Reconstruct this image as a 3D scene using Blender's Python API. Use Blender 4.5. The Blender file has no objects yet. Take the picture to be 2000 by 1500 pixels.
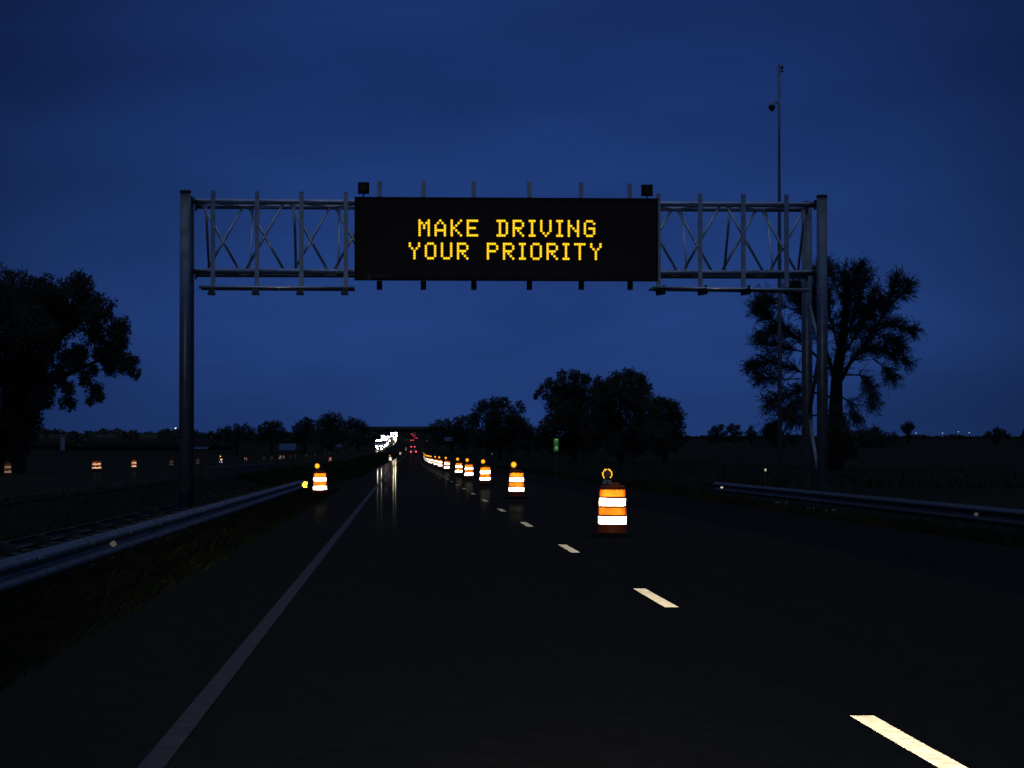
import bpy, math, random
from mathutils import Vector, Matrix
random.seed(7)
R = math.radians
scene = bpy.context.scene
COL = scene.collection

# ------------------------------------------------------------------ camera
F = 4700.0                     # focal length in pixels of a 2000 px wide frame
CAMZ = 1.43
YAW = math.atan(213 / F); PITCH = math.atan(100 / F)
cam_d = bpy.data.cameras.new("camera"); cam = bpy.data.objects.new("camera", cam_d); COL.objects.link(cam)
cam.location = (0, 0, CAMZ); cam.rotation_euler = (R(90) + PITCH, 0, -YAW)
cam_d.sensor_width = 36; cam_d.lens = 36 * F / 2000; cam_d.clip_start = 0.1; cam_d.clip_end = 20000
scene.camera = cam
fwd = Vector((math.sin(YAW) * math.cos(PITCH), math.cos(YAW) * math.cos(PITCH), math.sin(PITCH)))
rgt = Vector((math.cos(YAW), -math.sin(YAW), 0)); upv = rgt.cross(fwd)

def at(px, py, Y):
    """world point seen in direction (px,py), at distance Y along the road"""
    d = fwd * F + rgt * (px - 1000) + upv * (750 - py)
    s = Y / d.y
    return Vector((d.x * s, Y, CAMZ + d.z * s))

# ------------------------------------------------------------------ road geometry
def interp(knots, t):
    if t <= knots[0][0]:
        (a, va), (b, vb) = knots[0], knots[1]
        return va + (vb - va) * (t - a) / (b - a)
    if t >= knots[-1][0]: return knots[-1][1]
    for i in range(len(knots) - 1):
        if knots[i][0] <= t <= knots[i + 1][0]:
            a, va = knots[i]; b, vb = knots[i + 1]
            def sl(j):
                if j <= 0: return (knots[1][1] - knots[0][1]) / (knots[1][0] - knots[0][0])
                if j >= len(knots) - 1: return 0.0
                return (knots[j + 1][1] - knots[j - 1][1]) / (knots[j + 1][0] - knots[j - 1][0])
            h = b - a; u = (t - a) / h
            return ((2*u**3 - 3*u**2 + 1) * va + (u**3 - 2*u**2 + u) * h * sl(i) +
                    (-2*u**3 + 3*u**2) * vb + (u**3 - u**2) * h * sl(i + 1))
def lin(knots, t):
    if t <= knots[0][0]: return knots[0][1]
    for i in range(len(knots) - 1):
        a, va = knots[i]; b, vb = knots[i + 1]
        if t <= b: return va + (vb - va) * (t - a) / (b - a)
    return knots[-1][1]
ZK = [(0, 0), (150, -1.149), (300, -2.3), (450, -3.3), (670, -3.95), (900, -4.2), (1300, -3.5), (1600, -2.5),
      (2000, -.5), (2400, 2), (2700, 4.5), (3200, 7.0), (4000, 8)]
CK = [(0, 0), (150, 0), (300, 0.05), (450, .6), (670, 2), (900, 3.5), (1300, 6), (2000, 9.5), (2700, 12), (4000, 14)]
def zr(y): return interp(ZK, y)
def cx(y): return interp(CK, y) if y > 0 else 0.0
CROSS = [(-400, -.6), (-60, -.7), (-34, -.8), (-28, -.03), (-10.6, -.03), (-8.6, -.5), (-6.3, -.62), (-3.5, -.2), (-2.5, 0),
         (9.3, 0), (10.6, -.22), (16, -1.0), (24, -.9), (60, -.6), (400, -.5)]
def field(y): return zr(y) if y < 400 else -3.0 - min(1, (y - 400) / 600) * .3
def sstep(t): t = max(0, min(1, t)); return t * t * (3 - 2 * t)
def gz(x, y):
    xr = x - cx(y)
    w = sstep((abs(xr) - 40) / 160) if y > 350 else 0
    bump = 0.0
    if xr > 14 or xr < -34: bump = .12 * math.sin(x * .13 + y * .05) * math.sin(y * .031)
    return (zr(y) + lin(CROSS, xr)) * (1 - w) + field(y) * w + bump

def ylist(y0, y1):
    ys = []
    y = -60.0
    while y <= 9000:
        ys.append(y); y += 4 if y < 120 else 20 if y < 500 else 50 if y < 3000 else 500
    return [v for v in ys if y0 <= v <= y1]

# ------------------------------------------------------------------ materials
def mat(name, col, rough=.8, metal=0.0, spec=.3, noise=None, bump=None, emit=None, estr=0, rough_noise=None):
    m = bpy.data.materials.new(name); m.use_nodes = True; nt = m.node_tree; n = nt.nodes; l = nt.links
    p = n["Principled BSDF"]
    p.inputs["Base Color"].default_value = (*col, 1); p.inputs["Roughness"].default_value = rough
    p.inputs["Metallic"].default_value = metal; p.inputs["Specular IOR Level"].default_value = spec
    if noise or bump or rough_noise:
        tc = n.new("ShaderNodeTexCoord")
    if noise:
        sc, col2, lo, hi = noise
        t = n.new("ShaderNodeTexNoise"); t.inputs["Scale"].default_value = sc; t.inputs["Detail"].default_value = 6
        l.new(tc.outputs["Object"], t.inputs["Vector"])
        r = n.new("ShaderNodeValToRGB"); r.color_ramp.elements[0].position = lo; r.color_ramp.elements[1].position = hi
        r.color_ramp.elements[0].color = (*col, 1); r.color_ramp.elements[1].color = (*col2, 1)
        l.new(t.outputs["Fac"], r.inputs["Fac"]); l.new(r.outputs["Color"], p.inputs["Base Color"])
    if rough_noise:
        sc, a, b = rough_noise
        t = n.new("ShaderNodeTexNoise"); t.inputs["Scale"].default_value = sc; t.inputs["Detail"].default_value = 4
        l.new(tc.outputs["Object"], t.inputs["Vector"])
        mr = n.new("ShaderNodeMapRange"); mr.inputs["From Min"].default_value = .35; mr.inputs["From Max"].default_value = .65
        mr.inputs["To Min"].default_value = a; mr.inputs["To Max"].default_value = b
        l.new(t.outputs["Fac"], mr.inputs["Value"]); l.new(mr.outputs["Result"], p.inputs["Roughness"])
    if bump:
        sc, st = bump
        t = n.new("ShaderNodeTexNoise"); t.inputs["Scale"].default_value = sc; t.inputs["Detail"].default_value = 3
        l.new(tc.outputs["Object"], t.inputs["Vector"])
        b = n.new("ShaderNodeBump"); b.inputs["Strength"].default_value = st; b.inputs["Distance"].default_value = .01
        l.new(t.outputs["Fac"], b.inputs["Height"]); l.new(b.outputs["Normal"], p.inputs["Normal"])
    if emit:
        p.inputs["Emission Color"].default_value = (*emit, 1); p.inputs["Emission Strength"].default_value = estr
    return m

def retro(name, col, gain, rough, base=None, wear=None, edge=None):
    """retroreflective sheeting or glass-beaded paint: a narrow lobe that returns light to where it comes from"""
    m = mat(name, base or tuple(c * .6 for c in col), .6); nt = m.node_tree; n = nt.nodes; l = nt.links
    p = n["Principled BSDF"]; out = n["Material Output"]
    g = n.new("ShaderNodeBsdfGlossy"); g.distribution = 'GGX'; g.inputs["Roughness"].default_value = rough
    g.inputs["Color"].default_value = (*[min(1, c * gain) for c in col], 1)
    geo = n.new("ShaderNodeNewGeometry"); l.new(geo.outputs["Incoming"], g.inputs["Normal"])
    if wear:
        tc = n.new("ShaderNodeTexCoord"); t = n.new("ShaderNodeTexNoise"); t.inputs["Scale"].default_value = wear[0]; t.inputs["Detail"].default_value = 6
        l.new(tc.outputs["Object"], t.inputs["Vector"])
        r = n.new("ShaderNodeValToRGB"); r.color_ramp.elements[0].position = .36; r.color_ramp.elements[1].position = .6
        c = [min(1, k * gain) for k in col]
        r.color_ramp.elements[0].color = (*[k * wear[1] for k in c], 1); r.color_ramp.elements[1].color = (*c, 1)
        l.new(t.outputs["Fac"], r.inputs["Fac"]); l.new(r.outputs["Color"], g.inputs["Color"])
    if edge:                                    # sheeting returns less, and redder, light at steep entrance angles
        dp = n.new("ShaderNodeVectorMath"); dp.operation = 'DOT_PRODUCT'; l.new(geo.outputs["Incoming"], dp.inputs[0]); l.new(geo.outputs["True Normal"], dp.inputs[1])
        ab = n.new("ShaderNodeMath"); ab.operation = 'ABSOLUTE'; l.new(dp.outputs["Value"], ab.inputs[0])
        er = n.new("ShaderNodeValToRGB"); er.color_ramp.elements[0].position = .25; er.color_ramp.elements[0].color = (*edge, 1); er.color_ramp.elements[1].position = .95; er.color_ramp.elements[1].color = (1, 1, 1, 1)
        l.new(ab.outputs[0], er.inputs["Fac"]); mu = n.new("ShaderNodeVectorMath"); mu.operation = 'MULTIPLY'; l.new(er.outputs["Color"], mu.inputs[1])
        if wear: l.new(r.outputs["Color"], mu.inputs[0])
        else: mu.inputs[0].default_value = [min(1, c * gain) for c in col]
        l.new(mu.outputs[0], g.inputs["Color"])
    a = n.new("ShaderNodeAddShader"); l.new(p.outputs[0], a.inputs[0]); l.new(g.outputs[0], a.inputs[1])
    l.new(a.outputs[0], out.inputs["Surface"])
    return m

M = {}
def damp(name, col, col2, fac, rough, film=0.0):
    """damp asphalt: dark diffuse stone with a thin patchy wet film"""
    m = bpy.data.materials.new(name); m.use_nodes = True; nt = m.node_tree; n = nt.nodes; l = nt.links
    n.remove(n["Principled BSDF"]); out = n["Material Output"]; tc = n.new("ShaderNodeTexCoord")
    def nz(sc, det):
        t = n.new("ShaderNodeTexNoise"); t.inputs["Scale"].default_value = sc; t.inputs["Detail"].default_value = det
        l.new(tc.outputs["Object"], t.inputs["Vector"]); return t
    d = n.new("ShaderNodeBsdfDiffuse"); r = n.new("ShaderNodeValToRGB"); r.color_ramp.elements[0].position = .35; r.color_ramp.elements[1].position = .7
    r.color_ramp.elements[0].color = (*col, 1); r.color_ramp.elements[1].color = (*col2, 1); l.new(nz(7, 8).outputs["Fac"], r.inputs["Fac"]); l.new(r.outputs["Color"], d.inputs["Color"])
    g = n.new("ShaderNodeBsdfGlossy"); g.inputs["Roughness"].default_value = rough; g.inputs["Color"].default_value = (1, .86, .72, 1)
    mp = n.new("ShaderNodeMapping"); mp.inputs["Scale"].default_value = (1.3, .012, 1); l.new(tc.outputs["Object"], mp.inputs["Vector"])
    f = nz(1, 4); l.new(mp.outputs[0], f.inputs["Vector"])
    mr = n.new("ShaderNodeMapRange"); mr.inputs["From Min"].default_value = .35; mr.inputs["From Max"].default_value = .65; mr.inputs["To Min"].default_value = fac * .5; mr.inputs["To Max"].default_value = fac * 1.4
    l.new(f.outputs["Fac"], mr.inputs["Value"])
    b = n.new("ShaderNodeBump"); b.inputs["Strength"].default_value = .05; b.inputs["Distance"].default_value = .004; l.new(nz(70, 3).outputs["Fac"], b.inputs["Height"])
    l.new(b.outputs[0], d.inputs["Normal"]); l.new(b.outputs[0], g.inputs["Normal"])
    g2 = n.new("ShaderNodeBsdfGlossy"); g2.inputs["Roughness"].default_value = .052
    ge = n.new("ShaderNodeNewGeometry"); dp = n.new("ShaderNodeVectorMath"); dp.operation = 'DOT_PRODUCT'
    l.new(ge.outputs["Incoming"], dp.inputs[0]); l.new(ge.outputs["True Normal"], dp.inputs[1])
    fr = n.new("ShaderNodeMapRange"); fr.inputs["From Min"].default_value = .010; fr.inputs["From Max"].default_value = .035
    fr.inputs["To Min"].default_value = film; fr.inputs["To Max"].default_value = film * .02; l.new(dp.outputs["Value"], fr.inputs["Value"])
    tint = n.new("ShaderNodeVectorMath"); tint.operation = 'SCALE'; tint.inputs[0].default_value = (1, .90, .66); l.new(fr.outputs[0], tint.inputs["Scale"]); l.new(tint.outputs[0], g2.inputs["Color"])
    ad = n.new("ShaderNodeAddShader")
    mx = n.new("ShaderNodeMixShader"); l.new(mr.outputs[0], mx.inputs[0]); l.new(d.outputs[0], mx.inputs[1]); l.new(g.outputs[0], mx.inputs[2]); l.new(mx.outputs[0], ad.inputs[0]); l.new(g2.outputs[0], ad.inputs[1]); l.new(ad.outputs[0], out.inputs["Surface"])
    return m
M['asphalt'] = damp("wet_asphalt", (.028, .026, .021), (.036, .033, .027), .0028, .34, .013)
M['shoulder'] = damp("shoulder_asphalt", (.013, .013, .013), (.022, .022, .021), .012, .4)
M['ground'] = mat("grass_ground", (.014, .018, .009), .95, 0, .02, noise=(.25, (.024, .026, .014), .35, .7), bump=(8, .6))
M['grass'] = mat("grass_blades", (.026, .033, .013), .9, 0, .02, noise=(.9, (.07, .064, .030), .45, .8))
M['beads'] = retro("beaded_paint", (1, .84, .54), .40, .40, base=(.30, .28, .22), wear=(14, .55))
M['worn'] = retro("worn_paint", (1, .95, .85), .005, .5, base=(.028, .023, .014), wear=(10, .3))
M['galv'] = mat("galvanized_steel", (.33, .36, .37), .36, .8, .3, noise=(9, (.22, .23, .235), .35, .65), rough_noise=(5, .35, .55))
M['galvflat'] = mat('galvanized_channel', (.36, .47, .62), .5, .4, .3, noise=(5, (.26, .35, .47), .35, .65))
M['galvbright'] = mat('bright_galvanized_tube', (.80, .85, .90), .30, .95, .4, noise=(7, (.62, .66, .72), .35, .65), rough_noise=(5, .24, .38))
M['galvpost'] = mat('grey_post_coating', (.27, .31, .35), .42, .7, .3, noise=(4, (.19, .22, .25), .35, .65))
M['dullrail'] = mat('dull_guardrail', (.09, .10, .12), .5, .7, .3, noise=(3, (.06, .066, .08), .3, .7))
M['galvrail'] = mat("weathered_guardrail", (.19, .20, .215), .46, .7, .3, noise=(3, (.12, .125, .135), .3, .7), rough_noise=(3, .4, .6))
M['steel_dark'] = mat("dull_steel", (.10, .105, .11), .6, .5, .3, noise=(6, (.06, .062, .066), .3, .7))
M['concrete'] = mat("concrete", (.20, .20, .19), .9, 0, .2, noise=(3, (.13, .13, .12), .3, .7))
M['wood'] = mat("weathered_timber", (.12, .10, .08), .9, 0, .1, noise=(8, (.07, .06, .05), .3, .7))
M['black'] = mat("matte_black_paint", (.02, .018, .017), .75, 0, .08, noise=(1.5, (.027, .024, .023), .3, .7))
M['face'] = mat("sign_face", (.045, .036, .032), .8, 0, .04)
M['plate'] = mat("grey_lettering", (.11, .12, .14), .7, 0, .2)
M['led'] = mat("lit_amber_led", (.3, .2, .02), .5, 0, .1, emit=(1.0, .59, .014), estr=1.3)
M['orange'] = mat("orange_plastic", (.30, .045, .008), .5, 0, .2)
M['rubber'] = mat("black_rubber", (.012, .012, .012), .9, 0, .05)
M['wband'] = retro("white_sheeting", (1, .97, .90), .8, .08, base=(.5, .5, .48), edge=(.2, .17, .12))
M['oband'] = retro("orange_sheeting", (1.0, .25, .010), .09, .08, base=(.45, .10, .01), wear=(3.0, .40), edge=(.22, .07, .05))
M['odim'] = retro('underlit_orange_sheeting', (1, .22, .04), .010, .12, base=(.3, .07, .01), edge=(.3, .2, .2))  # dimmer headlight return of far drums put into the colour
M['wmid'] = retro('halflit_white_sheeting', (1, .70, .50), .32, .10, base=(.3, .28, .26), edge=(.3, .25, .22))  # weaker, redder light on drums across the median, set by colour
M['omid'] = retro('halflit_orange_sheeting', (1, .16, .03), .10, .10, base=(.3, .07, .01), edge=(.3, .2, .2))  # orange counterpart, its weaker light likewise set by colour
M['wdim'] = retro('underlit_white_sheeting', (1, .62, .46), .045, .12, base=(.3, .28, .26), edge=(.3, .25, .22))  # white bands darkened by colour to imitate faint headlight return
M['aband'] = retro("amber_reflector", (1.0, .44, .02), .05, .08, base=(.4, .2, .01))
M['reflector'] = retro("white_reflector", (1, .92, .72), .05, .12, base=(.4, .38, .3))
M['yreflector'] = retro("yellow_reflector", (1, .62, .03), .25, .10, base=(.4, .3, .02))
M['faintreflector'] = retro("faint_reflector", (1, .92, .78), .012, .2, base=(.3, .28, .22))  # white reflector with a weaker return
M['case'] = mat("grey_plastic", (.16, .20, .19), .6, 0, .2)
M['amberlit'] = mat("lit_amber_lens", (.5, .25, .02), .4, 0, .3, emit=(1.0, .46, .018), estr=1.6)
M['amberrim'] = mat('lit_amber_lens_rim', (.5, .2, .02), .4, 0, .3, emit=(1.0, .30, .008), estr=.9)
M['amberoff'] = mat("unlit_amber_lens", (.03, .018, .01), .3, 0, .3)
M['green'] = retro("green_sheeting", (.10, .62, .16), .012, .10, base=(.01, .09, .03))
M['gdigit'] = retro("marker_digits", (.85, 1, .75), .03, .10, base=(.4, .45, .4))
M['alu'] = mat("aluminium_panel", (.45, .50, .55), .5, .3, .4, noise=(2, (.30, .34, .40), .3, .7))
M['skypanel'] = retro("sky_tinted_panel", (.35, .6, 1.0), .006, .15, base=(.22, .36, .62))  # blue of sky reflected in bare sign backs, put into the colour
M['bark'] = mat("bark", (.035, .028, .022), .95, 0, .05)
M['leaf'] = mat("dark_foliage", (.085, .088, .062), .9, 0, .03)
M['leaf2'] = mat("willow_foliage", (.085, .088, .062), .9, 0, .03)
M['paint'] = mat("dark_car_paint", (.03, .035, .045), .3, .3, .5)
M['wpaint'] = mat("white_truck_paint", (.5, .5, .5), .4, 0, .4)
M['glass'] = mat("car_glass", (.01, .012, .015), .1, 0, .5)
M['headlamp'] = mat("lit_headlamp", (.8, .8, .8), .3, emit=(1.0, .93, .88), estr=70)
M['glarelamp'] = mat("violet_glare_lamp", (.8, .8, .8), .3, emit=(.80, .62, 1.0), estr=70)  # added lamp; violet imitates the fringe of lens glare
M['taillamp'] = mat("lit_tail_lamp", (.3, .02, .02), .3, emit=(1.0, .04, .07), estr=7)
M['farlamp'] = mat("lit_far_lamp", (.8, .8, .8), .3, emit=(1.0, .92, .85), estr=2.0)
M['redlamp'] = mat("lit_red_lamp", (.8, .1, .1), .3, emit=(1.0, .15, .22), estr=1.2)
M['lens'] = mat("smoked_dome", (.01, .01, .012), .15, 0, .5)

# ------------------------------------------------------------------ mesh building
class MB:
    def __init__(s): s.v = []; s.f = []; s.smooth = False
    def quad(s, *pts):
        b = len(s.v); s.v += [tuple(p) for p in pts]; s.f.append(tuple(range(b, b + len(pts)))); return s
    def box(s, c, d, rot=None):
        b = len(s.v); c = Vector(c)
        for dx, dy, dz in ((-1,-1,-1),(1,-1,-1),(1,1,-1),(-1,1,-1),(-1,-1,1),(1,-1,1),(1,1,1),(-1,1,1)):
            p = Vector((dx * d[0] / 2, dy * d[1] / 2, dz * d[2] / 2))
            if rot: p = rot @ p
            s.v.append(tuple(c + p))
        for q in ((0,3,2,1),(4,5,6,7),(0,1,5,4),(1,2,6,5),(2,3,7,6),(3,0,4,7)): s.f.append(tuple(b + k for k in q))
        return s
    def tube(s, p0, p1, r0, r1=None, n=10, caps=True):
        if r1 is None: r1 = r0
        p0 = Vector(p0); p1 = Vector(p1); d = (p1 - p0)
        if d.length < 1e-6: return s
        d.normalize(); a = d.orthogonal().normalized(); c = d.cross(a); b = len(s.v)
        for P, r in ((p0, r0), (p1, r1)):
            for k in range(n):
                t = 2 * math.pi * k / n; s.v.append(tuple(P + (a * math.cos(t) + c * math.sin(t)) * r))
        for k in range(n): s.f.append((b + k, b + (k + 1) % n, b + n + (k + 1) % n, b + n + k))
        if caps:
            s.f.append(tuple(b + k for k in reversed(range(n)))); s.f.append(tuple(b + n + k for k in range(n)))
        return s
    def path(s, pts, rads, n=6):
        for i in range(len(pts) - 1): s.tube(pts[i], pts[i + 1], rads[i], rads[i + 1], n, caps=(i in (0, len(pts) - 2)))
        return s
    def lathe(s, prof, n=24, c=(0, 0, 0), cap=True):
        b = len(s.v)
        for r, z in prof:
            for k in range(n):
                t = 2 * math.pi * k / n; s.v.append((c[0] + r * math.cos(t), c[1] + r * math.sin(t), c[2] + z))
        for i in range(len(prof) - 1):
            for k in range(n):
                s.f.append((b + i*n + k, b + i*n + (k+1) % n, b + (i+1)*n + (k+1) % n, b + (i+1)*n + k))
        if cap:
            s.f.append(tuple(b + k for k in reversed(range(n)))); s.f.append(tuple(b + (len(prof)-1)*n + k for k in range(n)))
        return s
    def disc(s, c, r, n=10, nrm='y'):
        b = len(s.v)
        for k in range(n):
            t = 2 * math.pi * k / n
            s.v.append((c[0] + r * math.cos(t), c[1], c[2] + r * math.sin(t)))
        s.f.append(tuple(b + k for k in range(n))); return s
    def build(s, name, m, parent=None, smooth=False):
        me = bpy.data.meshes.new(name); me.from_pydata(s.v, [], s.f); me.update()
        if smooth or s.smooth:
            me.polygons.foreach_set("use_smooth", [True] * len(me.polygons))
        me.materials.append(m)
        o = bpy.data.objects.new(name, me); COL.objects.link(o)
        if parent: o.parent = parent
        return o
def tag(o, label=None, cat=None, group=None, kind=None):
    if label: o['label'] = label
    if cat: o['category'] = cat
    if group: o['group'] = group
    if kind: o['kind'] = kind
    return o
def empty(name, loc, label, cat, group=None, rz=0):
    o = bpy.data.objects.new(name, None); COL.objects.link(o); o.location = loc; o.rotation_euler = (0, 0, rz)
    return tag(o, label, cat, group)
def kids(o): return [c for c in bpy.data.objects if c.parent == o]
def copy_tree(o, parent=None, table=None):
    c = o.copy(); COL.objects.link(c); c.parent = parent
    for ch in kids(o): copy_tree(ch, c)
    return c

# ------------------------------------------------------------------ ground and roads
xs = sorted(set([-4000, -2500, -1500, -900, -600, -400, -250, -160, -100, -75, -60, -50, -42, -34, -31, -28, -20, -13, -10.6,
                 -9.6, -8.6, -7.4, -6.3, -5, -3.5, -2.9, -2.5, 0, 4, 9.3, 10, 10.6, 12, 14, 16, 20, 24, 32, 42, 60, 80, 110, 160, 250, 400, 600, 900, 1500, 2500, 4000]))
g = MB(); ys = ylist(-60, 9000)
for y in ys:
    for x in xs:
        X = x + cx(y); g.v.append((X, y, gz(X, y)))
nx = len(xs)
for j in range(len(ys) - 1):
    for i in range(nx - 1): g.f.append((j*nx + i, j*nx + i + 1, (j+1)*nx + i + 1, (j+1)*nx + i))
tag(g.build("ground", M['ground'], smooth=True), kind='structure')

def strip(name, x0, x1, m, lift, y0=-60, y1=4000, f0=None, f1=None):
    s = MB(); yy = ylist(y0, y1)
    for y in yy:
        a = x0 if f0 is None else f0(y); b = x1 if f1 is None else f1(y)
        s.v.append((a + cx(y), y, zr(y) + lift)); s.v.append((b + cx(y), y, zr(y) + lift))
    for j in range(len(yy) - 1): s.f.append((2*j, 2*j + 1, 2*j + 3, 2*j + 2))
    return s.build(name, m)
tag(strip("shoulder", 6.12, 9.25, M['shoulder'], .010), kind='structure')
tag(strip("road", -2.45, 6.12, M['asphalt'], .016), kind='structure')
tag(strip("opposite_road", -25.5, -11.2, M['asphalt'], .012), kind='structure')
tag(strip("edge_line", -1.19, -1.07, M['worn'], .022, 8, 1200), kind='structure')
tag(strip("opposite_edge_line", -13.1, -12.98, M['worn'], .018, 20, 1200), kind='structure')
d = MB(); k = 0
y = 12.87 - 3.05 - 12.2
while y < 700:
    for a in range(2):
        ya, yb = y + a * 1.525, y + (a + 1) * 1.525
        jit = random.uniform(-.004, .004)
        d.quad((2.40 + cx(ya) + jit, ya, zr(ya) + .022), (2.53 + cx(ya) + jit, ya, zr(ya) + .022), (2.53 + cx(yb), yb, zr(yb) + .022), (2.40 + cx(yb), yb, zr(yb) + .022))
    y += 12.2
tag(d.build("lane_markings", M['beads']), kind='structure')

# ------------------------------------------------------------------ grass
def blade(mb, x, y, h, w, lean):
    z = gz(x, y); a = random.uniform(0, math.pi); dx, dy = math.cos(a) * w, math.sin(a) * w
    b = random.uniform(0, 2 * math.pi); lx, ly = math.cos(b) * lean, math.sin(b) * lean
    i = len(mb.v)
    mb.v += [(x - dx, y - dy, z - .01), (x + dx, y + dy, z - .01), (x + dx * .5 + lx * .4, y + dy * .5 + ly * .4, z + h * .6), (x + lx, y + ly, z + h)]
    mb.f += [(i, i + 1, i + 2), (i, i + 2, i + 3)]
g = MB()
for k in range(44000):
    y = 9 + 85 * random.random() ** 1.7; x = random.uniform(-3.9, -2.38)
    cl = .5 + .5 * math.sin(x * 7 + y * 1.3) * math.sin(y * 2.1 + 1)
    if x > -2.55 and random.random() < .6: continue
    h = random.uniform(.05, .13) * (1 + .8 * cl) * (.8 + 1.15 * sstep((-x - 2.9) / .5)); blade(g, x, y, h, random.uniform(.0018, .005), h * .8)
for k in range(260):                       # taller pale seed stalks
    y = 9 + 50 * random.random() ** 1.5; x = random.uniform(-3.4, -2.6); blade(g, x, y, random.uniform(.2, .36), .006, .16)
for k in range(22000):
    y = 30 + 170 * random.random() ** 1.5; x = random.choice((random.uniform(-12, -3.6), random.uniform(9.2, 20), random.uniform(9.2, 12)))
    h = random.uniform(.1, .32); blade(g, x, y, h, .014, h * .6)
for k in range(14000):
    y = 150 + 700 * random.random() ** 1.6; x = random.choice((random.uniform(-10.8, -2.7), random.uniform(9.4, 60))) + cx(y)
    h = random.uniform(.2, .6); blade(g, x, y, h, .07, h * .5)
tag(g.build("grass", M['grass']), "dark roadside grass with pale dry stalks beside the left guardrail", "grass", kind='stuff')

# ------------------------------------------------------------------ guardrails
def guardrail(name, label, X, y0, y1, top, side, refl, spacing=1.905, m=None, flare=0.0, endmark=False, postfirst=None):
    """side=+1: beam faces +x (towards the road on its right)"""
    m = m or M['galvrail']
    root = empty(name, (X, y0, zr(y0)), label, "guardrail", "steel guardrails along the highway")
    def P(dx, y, h):
        fl = flare * max(0, (y - (y1 - 8)) / 8) ** 2
        return Vector((cx(y) + dx * side - fl * side, y - y0, zr(y) + h - zr(y0)))
    prof = [(.0, .156), (.012, .160), (.030, .148), (.080, .108), (.086, .085), (.080, .06), (.012, .018), (.004, 0),
            (.012, -.018), (.080, -.06), (.086, -.085), (.080, -.108), (.030, -.148), (.012, -.160), (.0, -.156)]
    prof2 = [(a - .004, b) for a, b in reversed(prof)]
    loop = prof + prof2; n = len(loop); s = MB(); yy = []; y = y0
    while y < y1: yy.append(y); y += 3.81
    yy.append(y1)
    for y in yy:
        for a, b in loop: s.v.append(tuple(P(a, y, top - .155 + b)))
    for j in range(len(yy) - 1):
        for k in range(n):
            q = (j*n + k, j*n + (k+1) % n, (j+1)*n + (k+1) % n, (j+1)*n + k)
            s.f.append(q if side < 0 else q[::-1])
    s.f.append(tuple(range(n))); s.f.append(tuple((len(yy)-1)*n + k for k in range(n)))
    # lapped splices with rows of bolts
    y = y0 + 3.81
    while y < y1 - 1:
        b0 = len(s.v)
        for yy2 in (y - .16, y + .16):
            for a, b in prof: s.v.append(tuple(P(a + .006, yy2, top - .155 + b)))
        m_ = len(prof)
        for k in range(m_ - 1): s.f.append((b0 + k, b0 + k + 1, b0 + m_ + k + 1, b0 + m_ + k))
        for yy2 in (y - .11, y + .11):
            for h in (.085, -.085): s.tube(P(.09, yy2, top - .155 + h), P(.108, yy2, top - .155 + h), .016, n=6)
        y += 3.81
    s.build("beam", m, root)
    y = y0 + .4
    while y < y1:
        h0 = gz(X + cx(y), y) - zr(y) - .3
        c = P(-.2, y, (top - .03 + h0) / 2)
        pb = MB(); pb.box(c, (.10, .15, top - .03 - h0))
        pb.build("post", M['steel_dark'] if spacing < 3 else M['wood'], root)
        bb = MB(); bb.box(P(-.075, y, top - .155), (.15, .15, .33)); bb.build("blockout", M['wood'], root)
        y += spacing
    for ry in refl:
        rb = MB(); c = P(.045, ry, top - .155)
        rb.box(c, (.055, .006, .075)); rb.box(c + Vector((-.01 * side, .012, 0)), (.11, .016, .03)); rb.build("reflector", M['reflector' if side < 0 else 'faintreflector'], root)
    if endmark:
        e = MB(); e.lathe([(.02, -.16), (.13, -.15), (.15, 0), (.13, .15), (.02, .16)], 12, tuple(P(.12, y1 - .02, top - .16)))
        e.build("end_terminal", m, root)
        e = MB(); e.box(P(.13, y1 - .45, top - .15), (.17, .01, .20)); e.build("end_marker", M['yreflector'], root)
    return root
guardrail("guardrail", "long steel guardrail at the left shoulder, nearest to the road", -3.58, 12.0, 85.5, .485, 1, [29.6], endmark=True)
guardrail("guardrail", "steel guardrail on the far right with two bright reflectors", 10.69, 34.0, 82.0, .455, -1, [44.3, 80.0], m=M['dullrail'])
mg = guardrail("guardrail", "low guardrail in the median seen from its back, just behind the left one", -6.3, 30.0, 96.0, .03, -1, [], spacing=3.81, m=M['steel_dark'])
# pickets of the rail along the opposite carriageway
root = empty("picket_rail", (-15, 0, 0), "low rail of closely set posts beside the opposite carriageway", "railing")
y = 128.0
n = 0
rl = MB(); pts = []
while y < 200:
    x = -10.4 + cx(y); z = gz(x, y)
    p = MB(); p.box((x + 15, y, z + .34), (.12, .10, .80)); p.build("post", M['steel_dark'], root)
    pts.append((x + 15, y, z + .70)); y += 1.905
for a, b in zip(pts, pts[1:]): rl.box(((a[0]+b[0])/2, (a[1]+b[1])/2, (a[2]+b[2])/2), (.05, 1.905, .12))
rl.build("top_rail", M['steel_dark'], root)

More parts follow.
